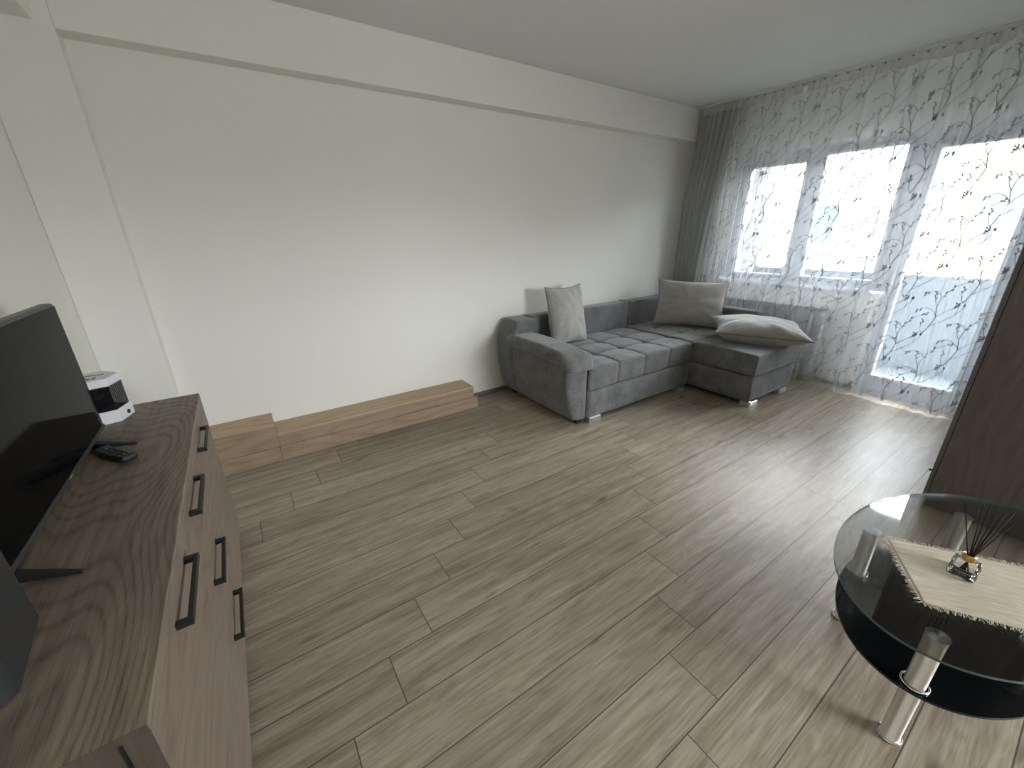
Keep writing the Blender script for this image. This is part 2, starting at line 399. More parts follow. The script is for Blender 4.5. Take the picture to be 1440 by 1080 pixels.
# ------------------------------------------------------------------ balcony and buildings beyond
bm = bmesh.new(); add_box(bm, 5.06, 6.16, -.6, 3.0, -.12, -.01)
struct('trim_6', bm, BALC, label='balcony floor slab')
struct('trim_7', box(6.08, 6.16, -.6, 3.0, -.01, 1.012), BALC, label='solid white balcony parapet')
struct('trim_8', box(5.06, 6.16, 2.93, 3.0, -.01, ZC), SIDEW, label='balcony side wall')
bld = thing('apartment_building', 'white rendered apartment block with a small blue window, seen through the window', 'building', (16.2, 8, -8))
obj('facade', box(16, 16.4, 2.9, 22, -8, 4.3), WHITEF, bld)
wn_ = obj('window', box(15.98, 16.01, 5.57, 6.25, 1.08, 2.17), REFLBLUE, bld)
bm = bmesh.new(); add_box(bm, 15.965, 15.985, 5.57, 5.62, 1.08, 2.17); add_box(bm, 15.965, 15.985, 5.88, 5.93, 1.08, 2.17); add_box(bm, 15.965, 15.985, 6.2, 6.25, 1.08, 2.17)
obj('window_frame', bm, REFLGREY, wn_)
bld2 = thing('apartment_building', 'cream rendered apartment block with a grey two-pane window, behind the balcony door', 'building', (16.2, -2, -8))
obj('facade', box(15.7, 16.4, -12, 2.88, -8, 4.6), CREAM, bld2)
w2 = obj('window', box(15.68, 15.71, 1.70, 2.52, 1.05, 2.56), REFLGREY, bld2)
bm = bmesh.new(); add_box(bm, 15.66, 15.685, 1.70, 2.52, 1.86, 1.93); add_box(bm, 15.66, 15.685, 2.08, 2.14, 1.05, 1.86)
obj('window_frame', bm, WHITEF, w2)

# ------------------------------------------------------------------ radiator under the window
rad = thing('radiator', 'white panel radiator under the window behind the sheer curtain', 'radiator', (4.83, 2.0, .12))
bm = bmesh.new()
for k in range(25):
    y = 1.58+k*.042
    add_box(bm, 4.79, 4.86, y, y+.030, .13, .74, .006, 1)
add_box(bm, 4.81, 4.85, 1.57, 2.63, .14, .73, .004, 1)
obj('panel', bm, RADM, rad)
obj('top_grille', box(4.785, 4.865, 1.57, 2.63, .742, .756, .004), RADM, rad)
for y in (1.60, 2.58): obj('pipe', add_tube(bmesh.new(), [(4.82, y, .13), (4.82, y, 0)], .009, 10), RADM, rad, True)
for y in (1.75, 2.45): obj('bracket', box(4.86, XW-.001, y, y+.04, .3, .6), RADM, rad)

# ------------------------------------------------------------------ curtains
XCU = 4.665
ridges = []
rr_ = random.Random(11)
def rg(y, amp, w_, drift=0.0, z0=0.0): ridges.append((y, amp*(.75 if y > 1.4 else .95), w_, drift, z0))
for y, a, w_, d in ((1.335, .062, .022, -.075), (1.30, .03, .045, -.06), (.86, .060, .024, -.16), (.80, .035, .040, -.18), (.66, .04, .018, -.06), (.60, .05, .02, -.04), (.52, .05, .016, -.02),
                    (1.62, .045, .014, .03), (1.78, .018, .02, .02), (1.93, .028, .013, .06), (2.08, .040, .013, .04), (2.17, .022, .016, -.03), (2.27, .042, .012, .05), (2.36, .03, .014, .02),
                    (2.46, .045, .012, .04), (2.55, .035, .014, .02), (2.63, .045, .013, .03), (2.72, .035, .015, .02), (2.80, .04, .013, .03), (2.88, .035, .014, .0), (2.97, .04, .015, .0), (3.07, .035, .015, 0),
                    (1.08, .016, .02, .02), (.98, .022, .014, -.05), (1.48, .014, .03, 0)):
    rg(y, a, w_, d)
def fold(y, z):
    k = 1-z/2.7
    x = .012*math.sin(y*13+1.7*math.sin(y*5.1)+.6*k) + .004*math.sin(y*37+2*k)
    for ry, a, w_, d, _ in ridges:
        x -= a*(.35+.65*min(1, k*2.2+.25))*math.exp(-((y-ry-d*k)/w_)**2)*(.85+.15*math.sin(z*3+ry*9))
    return x
def cx(y, z): return XCU + .0 + fold(y, z)*min(1, .25+(2.72-z)*1.6)
def hem(y): return .018+.008*math.sin(y*9)
CY0, CY1, CZ1 = .415, 2.93, 2.668
sc_ = thing('sheer_curtain', 'long white sheer curtain embroidered with grey twigs, hung across window and balcony door', 'curtain', (XCU, 1.8, .02))
def cloth(y0, y1, z0f, z1, nx, nz, xf, bm=None):
    bm = bm or bmesh.new(); g = []
    for i in range(nx+1):
        y = y0+(y1-y0)*i/nx; z0 = z0f(y) if callable(z0f) else z0f
        g.append([bm.verts.new((xf(y, z0+(z1-z0)*j/nz), y, z0+(z1-z0)*j/nz)) for j in range(nz+1)])
    for i in range(nx):
        for j in range(nz): bm.faces.new((g[i][j], g[i+1][j], g[i+1][j+1], g[i][j+1]))
    return bm
bm = cloth(CY0, CY1, hem, CZ1, 560, 40, cx)
# embroidery: thin raised ribbons that follow the cloth on its room side
def ribbon(bm, pts, wd, taper=True):
    # Catmull-like refinement then a strip
    P = []
    n = len(pts)
    for i in range(n-1):
        p0 = pts[max(i-1, 0)]; p1 = pts[i]; p2 = pts[i+1]; p3 = pts[min(i+2, n-1)]
        for s_ in range(5):
            t_ = s_/5
            P.append(tuple(.5*((2*p1[a])+(-p0[a]+p2[a])*t_+(2*p0[a]-5*p1[a]+4*p2[a]-p3[a])*t_*t_+(-p0[a]+3*p1[a]-3*p2[a]+p3[a])*t_**3) for a in (0, 1)))
    P.append(pts[-1]); prev = None
    for i, p in enumerate(P):
        q0 = P[max(i-1, 0)]; q1 = P[min(i+1, len(P)-1)]
        dx, dz = q1[0]-q0[0], q1[1]-q0[1]; L = math.hypot(dx, dz) or 1
        wv = wd*1.12*(1-.45*i/len(P) if taper else 1)/2
        nx_, nz_ = -dz/L*wv, dx/L*wv
        cur = []
        for sg in (1, -1):
            y, z = p[0]+nx_*sg, p[1]+nz_*sg
            cur.append(None if not (CY0+.01 < y < CY1-.02 and .03 < z < CZ1-.005) else bm.verts.new((cx(y, z)-.0025, y, z)))
        if prev and all(cur) and all(prev):
            bm.faces.new((prev[0], prev[1], cur[1], cur[0])).material_index = 1
        prev = cur
def leaf(bm, y, z, ang, l, wd):
    vs = []
    for k in range(8):
        a = 2*PI*k/8; px, pz = math.cos(a)*l/2, math.sin(a)*wd/2
        yy = y+px*math.cos(ang)-pz*math.sin(ang); zz = z+px*math.sin(ang)+pz*math.cos(ang)
        if not (CY0+.01 < yy < CY1-.02 and .03 < zz < CZ1-.005): return
        vs.append(bm.verts.new((cx(yy, zz)-.0035, yy, zz)))
    bm.faces.new(vs).material_index = 1
STEMS = [  # (polyline, width, leaf count at the end, leaf side)
    ([(0, 0), (-.030, .07), (-.050, .15), (-.040, .23), (-.055, .31), (-.105, .40)], .0052, 4),
    ([(-.050, .15), (-.095, .20), (-.135, .235), (-.165, .27)], .0042, 4),
    ([(-.040, .23), (-.015, .29), (-.010, .35)], .0038, 4),
    ([(-.030, .07), (-.095, .125), (-.155, .185), (-.195, .26)], .0044, 1),
    ([(-.052, .16), (-.015, .205), (.035, .215), (.075, .185)], .0042, 3),
    ([(-.056, .31), (-.020, .350), (.025, .350), (.055, .325)], .0040, 3),
    ([(-.155, .185), (-.160, .235), (-.150, .275)], .0034, 3),
    ([(0, 0), (.02, .06), (.015, .12)], .0036, 3),
    ([(-.105, .40), (-.15, .43), (-.19, .45)], .0038, 3)]
row = 0; z = -.12
while z < 2.7:
    y = CY0-.1+(row % 2)*.17
    while y < 2.95:
        jy, jz, sc = y+rr_.uniform(-.02, .02), z+rr_.uniform(-.02, .02), rr_.uniform(.93, 1.08)
        for pts, wd, nl in STEMS:
            q = [(jy+a*sc, jz+b*sc) for a, b in pts]
            ribbon(bm, q, wd)
            a, b = q[-2], q[-1]; an = math.atan2(b[1]-a[1], b[0]-a[0])
            for k in range(nl):
                t_ = 1-k*.28
                lx, lz = a[0]+(b[0]-a[0])*t_, a[1]+(b[1]-a[1])*t_
                sd_ = .006*(1 if k % 2 else -1)
                leaf(bm, lx-math.sin(an)*sd_, lz+math.cos(an)*sd_, an+(.5 if k % 2 else -.5), .021 if nl > 1 else .026, .0085 if nl > 1 else .015)
        y += .335
    z += .265; row += 1
panel = obj('voile_panel', bm, [SHEER, EMBR], sc_, True)
bm = bmesh.new()
bm = cloth(CY0, CY1, lambda y: CZ1-.006-.004*abs(math.sin(y*60)), CZ1+.066, 700, 3, lambda y, z: XCU-.004+.006*math.sin(y*110)+.004*math.sin(y*47+z*30))
obj('heading_tape', bm, TAPE, sc_, True)
bm = bmesh.new()
y = CY0+.05
while y < CY1:
    add_tube(bm, [(XCU-.014, y, CZ1+.058), (XCU-.016, y+.008, CZ1+.050), (XCU-.012, y+.014, CZ1+.056)], .0032, 6); y += .083
obj('hook', bm, BLACKP, sc_)['kind'] = 'stuff'
bm = bmesh.new(); add_box(bm, XCU-.022, XCU-.016, 2.085, 2.125, CZ1-.010, CZ1+.034, .002)
obj('clip', bm, WPLAS, sc_)['label'] = 'square white clip on the heading'
bm = bmesh.new(); add_tube(bm, [(XCU-.024, 1.142, CZ1+.03), (XCU-.03, 1.144, CZ1+.0), (XCU-.03, 1.142, CZ1-.16), (XCU-.028, 1.138, CZ1-.42)], .003, 6, radii=[.004, .008, .0035, .003])
obj('cord', bm, WPLAS, sc_, True)['label'] = 'thin white hanging gathering cord'
# grey drape between the sheer and the wall, gathered in the corner
dr = thing('grey_drape', 'gathered plain grey curtain hanging in the corner beside the sofa', 'curtain', (4.62, 2.9, .02))
def dedge(z):  # right edge of the gathered drape
    k = min(1, max(0, (2.66-z)/1.75)); return 2.66+.20*(k**.75)
def dxf(s_, z):
    k = (2.66-z)/2.64
    return .020*math.sin(s_*42+k)+.010*math.sin(s_*90+2)-.008*math.sin(s_*17)
bm = bmesh.new(); g = []
NXD, NZD = 150, 40
for i in range(NXD+1):
    s_ = i/NXD; col_ = []
    for j in range(NZD+1):
        z = .02+2.645*j/NZD; yl = 3.125 if z > ZB-.01 else 3.125
        yl = 3.112 if z > 2.40 else 3.112+min(.085, (2.40-z)*.12)
        ya = dedge(z); yy = ya+(yl-ya)*s_
        rt = max(0, (s_-.94)/.06)   # outer edge returns towards the window wall, added to block stray window light
        yy = ya+(yl-ya)*min(1, s_/.94)
        col_.append(bm.verts.new((4.612+dxf(min(s_, .94), z)*.9+rt*(.24 if z < 2.64 else .02), yy, z)))
    g.append(col_)
for i in range(NXD):
    for j in range(NZD): bm.faces.new((g[i][j], g[i+1][j], g[i+1][j+1], g[i][j+1]))
obj('drape_panel', bm, DRAPE, dr, True)
bm = cloth(2.66, 3.115, 2.655, 2.735, 120, 3, lambda y, z: 4.610+.006*math.sin(y*100))
obj('drape_heading', bm, TAPE, dr, True)
rail = box(4.590, 4.720, .36, 3.118, 2.735, ZC, .003)
tag(obj('curtain_rail', rail, WPLAS), 'white double curtain track fixed to the ceiling by the window', 'curtain rail')

# ------------------------------------------------------------------ pipe boxing along the wall
def boxing(name, label, x0, x1, ztop, steps):
    t = thing(name, label, 'pipe cover', ((x0+x1)/2, 3.13, 0))
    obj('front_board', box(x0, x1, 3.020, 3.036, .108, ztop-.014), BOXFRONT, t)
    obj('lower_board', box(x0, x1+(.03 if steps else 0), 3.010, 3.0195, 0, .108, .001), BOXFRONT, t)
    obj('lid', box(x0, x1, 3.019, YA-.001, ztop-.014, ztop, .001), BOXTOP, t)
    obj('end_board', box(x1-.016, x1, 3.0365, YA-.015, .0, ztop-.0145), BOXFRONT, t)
    return t
boxing('pipe_boxing', 'long low oak-look boxing on the floor along the white wall', .026, 1.593, .208, True)
boxing('pipe_boxing', 'shorter taller oak-look boxing beside the far end of the sideboard', -.44, .025, .285, False)

# ------------------------------------------------------------------ sideboard
sb = thing('sideboard', 'oak-look sideboard with black bar handles standing on the left under the television', 'sideboard', (-.46, 1.48, 0))
X0, XF, Y0, Y1, H = -.70, -.252, .645, 2.33, .805
obj('top_board', box(X0, XF, Y0, Y1, H-.016, H, .0012, 1), TOPWOOD, sb)
bm = bmesh.new()
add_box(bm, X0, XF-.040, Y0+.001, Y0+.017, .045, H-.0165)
obj('side_panel', bm, SHADEDWOOD, sb)
obj('side_panel', box(X0, XF-.020, Y1-.017, Y1-.001, .045, H-.0165), SHADEDWOOD, sb)
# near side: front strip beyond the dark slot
obj('edge_shade_band', box(X0, XF-.0002, Y0-.0008, Y0-.0001, H-.016, H-.0002), SHADEDWOOD, sb)  # thin dark skin, paints the near edge of the top as unlit
obj('shaded_front_strip', box(XF-.033, XF-.0003, Y0, Y0+.0025, .045, H-.0165), SHADEDWOOD, sb)  # thin dark skin over the lit door edge, shade in its colour
obj('shaded_front_strip', box(XF-.033, XF-.019, Y0+.0026, Y0+.017, .045, H-.0165), SHADEDWOOD, sb)
obj('slot_lining', box(XF-.040, XF-.033, Y0+.006, Y0+.017, .045, H-.0165), BLACKP, sb)
obj('back_board', box(X0, X0+.006, Y0+.0175, Y1-.0175, .05, H-.0165), SHADEDWOOD, sb)
obj('bottom_board', box(X0+.0065, XF-.020, Y0+.0175, Y1-.0175, .045, .061), SHADEDWOOD, sb)
obj('plinth', box(X0+.02, XF-.05, Y0+.03, Y1-.03, 0, .0445), SHADEDWOOD, sb)
def handle(par, y0, y1, z):
    bm = bmesh.new(); t = .014
    add_box(bm, XF+.020, XF+.031, y0, y1, z-t/2, z+t/2, .0012, 1)
    for y in (y0, y1-.016): add_box(bm, XF+.0002, XF+.0205, y, y+.016, z-t/2, z+t/2, .0012, 1)
    o = obj('handle', bm, BLACKM, par); o['label'] = 'black metal bar handle'
g_ = .0012
ZF = H-.0165
d1 = obj('door', box(XF-.0185, XF, Y0+.003, 1.172-g_, .05, ZF, .0008, 1), FRONTWOOD, sb)
handle(d1, .900, 1.135, .738)
d2 = obj('door', box(XF-.0185, XF, 1.735+g_, Y1, .05, ZF, .0008, 1), FRONTWOOD, sb)
handle(d2, 1.795, 2.035, .738)
for z0, z1, hz in ((.548+g_, ZF, .741), (.300+g_, .548-g_, .474), (.05, .300-g_, .229)):
    d = obj('drawer', box(XF-.0185, XF, 1.172+g_, 1.735-g_, z0, z1, .0008, 1), FRONTWOOD, sb)
    handle(d, 1.335, 1.572, hz)
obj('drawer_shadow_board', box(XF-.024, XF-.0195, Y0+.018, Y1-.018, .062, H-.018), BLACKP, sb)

# ------------------------------------------------------------------ television
TX = -.53; TY0, TY1, TZ0, TZ1 = 1.03, 2.035, .828, 1.300
tv = thing('television', 'black flat-screen television standing on the sideboard', 'television', (TX-.02, 1.53, H))
bm = bmesh.new(); add_box(bm, TX-.038, TX-.001, TY0, TY1, TZ0, TZ1, .009, 3)
obj('casing', bm, BEZEL, tv)
obj('screen', box(TX-.0012, TX+.0012, TY0+.008, TY1-.007, TZ0+.014, TZ1-.010, .0004, 1), SCREEN, tv)
obj('bottom_bezel', box(TX-.001, TX+.004, TY0+.004, TY1-.004, TZ0, TZ0+.0135, .001, 1), BEZEL, tv)
obj('logo_badge', box(TX+.004, TX+.006, 1.575, 1.605, TZ0+.002, TZ0+.012, .0005, 1), CHROME, tv)
obj('rear_housing', box(TX-.075, TX-.0385, TY0+.18, TY1-.18, TZ0+.03, TZ0+.26, .02, 3), BLACKP, tv)
for ya, yb in ((1.175, 1.118), (1.888, 1.840)):
    bm = bmesh.new()
    for s_, w_, h_ in ((0, 1, 1),):
        pts = [(TX-.01, ya-.014), (TX-.01, ya+.014), (TX+.115, yb+.004), (TX+.115, yb-.006)]
        a = [bm.verts.new((x, y, H+.0005)) for x, y in pts]
        zt_ = (H+.022, H+.022, H+.006, H+.006)
        b = [bm.verts.new((x, y, zz)) for (x, y), zz in zip(pts, zt_)]
        for k in range(4): bm.faces.new((a[k], a[(k+1) % 4], b[(k+1) % 4], b[k]))
        bm.faces.new(a); bm.faces.new(b)
    add_box(bm, TX-.035, TX-.0095, ya-.012, ya+.012, H+.0005, TZ0+.001)
    pts = [(TX-.03, ya-.012), (TX-.03, ya+.012), (TX-.13, yb+.03), (TX-.13, yb+.02)]
    a = [bm.verts.new((x, y, H+.0005)) for x, y in pts]; b = [bm.verts.new((x, y, H+.012)) for x, y in pts]
    for k in range(4): bm.faces.new((a[k], a[(k+1) % 4], b[(k+1) % 4], b[k]))
    bm.faces.new(a); bm.faces.new(b)
    obj('stand_foot', bm, BLACKP, tv)

# ------------------------------------------------------------------ speaker at the near end
spk = thing('speaker', 'dark grey upright speaker box at the near end of the sideboard', 'speaker', (-.52, .92, H))
bm = bmesh.new()
def rounded_poly(pts, rads, seg=6):
    out = []
    n = len(pts)
    for i, (p, R) in enumerate(zip(pts, rads)):
        p = Vector(p); a = (Vector(pts[i-1])-p).normalized(); b = (Vector(pts[(i+1) % n])-p).normalized()
        if R <= 0: out.append(tuple(p)); continue
        ang = a.angle(b); d = R/math.tan(ang/2); s0 = p+a*d; s1 = p+b*d; c = p+(a+b).normalized()*(R/math.sin(ang/2))
        v0 = s0-c; v1 = s1-c; th = v0.angle_signed(v1)
        for k in range(seg+1):
            q = v0.copy(); q.rotate(Matrix.Rotation(-th*k/seg, 2)); out.append(tuple(c+q))
    return out
poly = rounded_poly([(-.456, 1.010), (-.640, 1.006), (-.640, .800), (-.428, .800)], [.004, .02, .02, .028])
prism(bm, poly, H+.004, H+.30)
o = obj('cabinet', bm, SPK, spk)
bm = bmesh.new(); add_box(bm, -.62, -.46, .825, .99, H, H+.004); obj('rubber_pad', bm, RUBBER, spk)

# ------------------------------------------------------------------ white hexagonal device
hx = thing('air_cooler', 'small white hexagonal desktop air cooler with black window behind the television', 'air cooler', (-.564, 2.199, H))
Mv, s_ = Vector((-.498, 2.129)), .096
cx_, cy_ = -.5635, 2.199
hexp = [(cx_+s_*math.cos(math.radians(a)), cy_+s_*math.sin(math.radians(a))) for a in (-47+60*k for k in range(6))]
sc2 = .955
def hexs(k): return [(cx_+(x-cx_)*k, cy_+(y-cy_)*k) for x, y in hexp]
bm = bmesh.new()
levels = [(1, H+.0005), (1, H+.048), (sc2, H+.052), (sc2, H+.150), (1, H+.154), (1, H+.172), (.93, H+.182)]
rings = [[bm.verts.new((x, y, z)) for x, y in hexs(k)] for k, z in levels]
for a, b in zip(rings, rings[1:]):
    for k in range(6): bm.faces.new((a[k], a[(k+1) % 6], b[(k+1) % 6], b[k]))
bm.faces.new(rings[0]); bm.faces.new(rings[-1])
obj('body', bm, WPLAS, hx)
# dark grille window on the two faces towards the room
def lerp2(a, b, t): return (a[0]+(b[0]-a[0])*t, a[1]+(b[1]-a[1])*t)
bm = bmesh.new()
# corner 0 is the one at -47 degrees
p0 = hexs(sc2+.012)[0]; pr = hexs(sc2+.012)[1]; pl = hexs(sc2+.012)[5]
A_ = lerp2(p0, pl, .66); B_ = p0; D_ = lerp2(p0, pr, .93)
inn = [lerp2(q, (cx_, cy_), .12) for q in (A_, B_, D_)]
vs = [[bm.verts.new((*q, z)) for q in (A_, B_, D_)] + [bm.verts.new((*q, z)) for q in inn] for z in (H+.050, H+.152)]
for i in (0, 1): bm.faces.new((vs[0][i], vs[0][i+1], vs[1][i+1], vs[1][i])); bm.faces.new((vs[0][i+3], vs[0][i+4], vs[1][i+4], vs[1][i+3]))
for k in (0, 1):
    for i in (0, 1): bm.faces.new((vs[k][i], vs[k][i+1], vs[k][i+4], vs[k][i+3]))
for i in (0, 2): bm.faces.new((vs[0][i], vs[1][i], vs[1][i+3], vs[0][i+3]))
win = obj('grille_window', bm, DARKGLASS, hx)
bm = bmesh.new()
for k in range(7):
    q0 = lerp2(p0, pr, .08+.12*k); q0 = lerp2(q0, (cx_, cy_), -.012); q1 = lerp2(q0, (cx_, cy_), .02)
    vsb = [bm.verts.new((q0[0], q0[1], H+.056)), bm.verts.new((q0[0]+.001, q0[1]+.003, H+.056)), bm.verts.new((q0[0]+.001, q0[1]+.003, H+.146)), bm.verts.new((q0[0], q0[1], H+.146))]
    bm.faces.new(vsb)
r_ = bmesh.ops.extrude_face_region(bm, geom=list(bm.faces)); bmesh.ops.translate(bm, verts=[v for v in r_['geom'] if isinstance(v, bmesh.types.BMVert)], vec=(-.002, .001, 0))
obj('vent_slats', bm, DARKGLASS, win)
# button low on the right face
q = lerp2(hexs(1)[0], hexs(1)[1], .60); nrm = Vector((math.cos(math.radians(-17)), math.sin(math.radians(-17)), 0))
bm = bmesh.new(); c0 = Vector((q[0], q[1], H+.020)); add_tube(bm, [c0-nrm*.001, c0+nrm*.003], .0085, 18)
obj('button', bm, BLACKP, hx)
bm = bmesh.new(); add_box(bm, -.612, -.552, 2.155, 2.168, H+.1815, H+.1835, .0008, 1); obj('top_slot', bm, BLACKP, hx)
bm = bmesh.new(); add_box(bm, -.60, -.52, 2.215, 2.223, H+.1815, H+.1828, .0004, 1); add_box(bm, -.545, -.535, 2.155, 2.18, H+.1815, H+.1828, .0004, 1); obj('lid_seam', bm, BEZEL, hx)

# ------------------------------------------------------------------ remote control
rc_c = Vector((-.455, 1.742, H))
rm = thing('remote_control', 'black remote control lying on the sideboard in front of the television', 'remote control', rc_c)
ang = math.atan2(-.15, .105)
T = Matrix.Translation(rc_c) @ Matrix.Rotation(ang, 4, 'Z')
def rpost(p): return T @ Vector((p.x, p.y, p.z+ .010*(p.x/.09)**2*(1 if p.x > 0 else .6)))
bm = soft(bmesh.new(), -.088, .088, -.0235, .0235, .0008, .0215, .007, .006, post=rpost)
obj('case', bm, BLACKP, rm, True)
bm = bmesh.new()
for i in range(9):
    for j in range(3):
        x = -.070+i*.0155; y = -.013+j*.013
        vs = add_box(bm, x-.005, x+.005, y-.0042, y+.0042, .020, .0232, .0008, 1)
        for v in vs: v.co = rpost(v.co)
obj('keypad', bm, BEZEL, rm)
for x, y in ((.054, -.013), (.054, 0), (.054, .013), (-.054, .004)):
    bm = bmesh.new()
    vs = add_box(bm, x-.004, x+.004, y-.0035, y+.0035, .0228, .0242, .0005, 1)
    for v in vs: v.co = rpost(v.co)
    obj('key', bm, GREYKEY, rm)

# ------------------------------------------------------------------ corner sofa
sf = thing('corner_sofa', 'grey velour corner sofa with tufted seat and chaise against the white wall', 'sofa', (3.3, 2.5, 0))
def wr(p, a, s): return a*noise.noise(p*s)
def groove(t, c, w): return math.exp(-((t-c)/w)**2)
def seat_disp(p, n):
    d = wr(p, .004, 6)
    xs = (2.535, 2.875, 3.222); ys = (2.465, 2.755)
    gx = sum(groove(p.x, c, .011) for c in xs); cr_ = min(abs(p.x-c) for c in (2.19, *xs, 3.57))/.17
    d += .010*(min(1, cr_)**.6) - .010*gx
    if n.z > .5:
        gy = sum(groove(p.y, c, .011) for c in ys); cy = min(abs(p.y-c) for c in (2.17, *ys, 3.05))/.145
        d += .010*(min(1, cy)**.6) - .010*gy
        for a in xs:
            for b in ys: d -= .017*math.exp(-(((p.x-a)**2+(p.y-b)**2)/.035**2))
    return d-.012
bm = soft(bmesh.new(), 2.185, 3.568, 2.165, 3.045, .283, .485, .022, .0125, disp=seat_disp)
obj('seat_cushion', bm, SOFA, sf, True)
def ch_disp(p, n):
    d = wr(p, .005, 5)
    if n.z > .5:
        if p.y > 2.19:
            gx = groove(p.x, 4.055, .011)+groove(p.x, 3.80, .010)*.6; gy = groove(p.y, 2.47, .011)+groove(p.y, 2.79, .011)
            d -= .009*gx+.009*gy-.006
            for a in (3.80, 4.055):
                for b in (2.47, 2.79): d -= .014*math.exp(-(((p.x-a)**2+(p.y-b)**2)/.035**2))
        d -= .006*groove(p.y, 2.175, .012)
        d += .006*math.sin(min(1, max(0, (p.y-1.57)/.6))*PI)
    return d-.006
def ch_post(p):
    return p
bm = soft(bmesh.new(), 3.574, 4.395, 1.560, 3.045, .283, .488, .024, .018, disp=ch_disp)
obj('chaise_cushion', bm, SOFA, sf, True)
def wob(a, s): return lambda p, n: wr(p, a, s)
bm = soft(bmesh.new(), 2.19, 3.565, 2.172, 3.03, .048, .281, .010, .04, disp=wob(.003, 4))
obj('seat_base', bm, SOFA, sf, True)
bm = soft(bmesh.new(), 3.572, 4.385, 1.578, 3.03, .048, .281, .010, .04, disp=wob(.003, 4))
obj('chaise_base', bm, SOFA, sf, True)
obj('underframe', box(2.22, 4.36, 2.22, 3.18, .03, .047), SOFAD, sf)
obj('underframe', box(3.62, 4.36, 1.62, 2.215, .03, .047), SOFAD, sf)
bm = soft(bmesh.new(), 2.275, 3.640, 3.048, 3.205, .30, .755, .014, .03, disp=wob(.003, 4)); obj('backrest', bm, SOFA, sf, True)
bm = soft(bmesh.new(), 3.648, 4.325, 3.052, 3.228, .30, .757, .014, .03, disp=wob(.003, 4)); obj('backrest', bm, SOFA, sf, True)
bm = soft(bmesh.new(), 4.335, 4.500, 1.985, 3.228, .05, .712, .022, .03, disp=wob(.003, 4)); obj('side_backrest', bm, SOFA, sf, True)
bm = soft(bmesh.new(), 2.20, 4.33, 3.055, 3.20, .05, .30, .012, .05); obj('back_panel', bm, SOFA, sf, True)
# arm
def xout(z): # bowed outer face
    t = z
    pts = [(.0, 2.075), (.06, 2.052), (.18, 2.008), (.36, 1.975), (.55, 1.980), (.66, 2.0), (.75, 2.045)]
    for (a, xa), (b, xb) in zip(pts, pts[1:]):
        if t <= b:
            k = (t-a)/(b-a); k = k*k*(3-2*k)*.4+k*.6; return xa+(xb-xa)*k
    return pts[-1][1]
def arm_post(x0, x1, back=False):
    def fn(p):
        k = (p.x-x0)/(x1-x0)
        xo = xout(p.z)+(.055 if back else 0)*0
        x = xo+(x1-xo)*k
        y = p.y
        # outer front corner is rounded back towards the bottom
        if not back and p.y < 2.30: y += .030*(1-k)**2*max(0, 1-(p.y-2.17)/.13)
        return Vector((x, y, p.z))
    return fn
bm = soft(bmesh.new(), 1.975, 2.172, 2.170, 2.96, .050, .575, .020, .022, disp=wob(.002, 5), post=arm_post(1.975, 2.172))
soft(bm, 1.975, 2.268, 2.955, 3.215, .050, .748, .024, .022, disp=wob(.002, 5), post=arm_post(1.975, 2.268, True))
obj('armrest', bm, SOFA, sf, True)
def roll_post(p):
    t = (p.y-2.14)/(2.99-2.14)
    dz = .022*t + .018*math.sin(t*PI) - (.045*max(0, 1-t/.22)**1.6)
    dx = .012*math.sin(t*PI*1.2)
    x = p.x - .004 - dx*.5
    return Vector((x, p.y, p.z+dz))
bm = soft(bmesh.new(), 1.948, 2.232, 2.140, 3.045, .505, .615, .054, .014, disp=wob(.002, 8), post=roll_post)
obj('arm_roll', bm, SOFA, sf, True)
for x0, x1, y0, y1 in ((2.215, 2.350, 2.168, 2.185), (4.145, 4.275, 1.560, 1.577), (3.600, 3.725, 1.560, 1.577), (3.42, 3.53, 2.172, 2.19)):
    bm = bmesh.new(); add_box(bm, x0, x1, y0, y1, .001, .046, .003, 1); add_box(bm, x0, x0+.03, y1-.002, y1+.08, .001, .046, .003, 1)
    obj('leg', bm, SATIN, sf)['label'] = 'chrome angled foot'
for q in ((4.45, 4.49, 2.0, 2.04), (2.10, 2.16, 3.10, 3.16), (2.12, 2.17, 2.22, 2.27)): obj('glide', box(*q, 0, .051), BLACKP, sf)

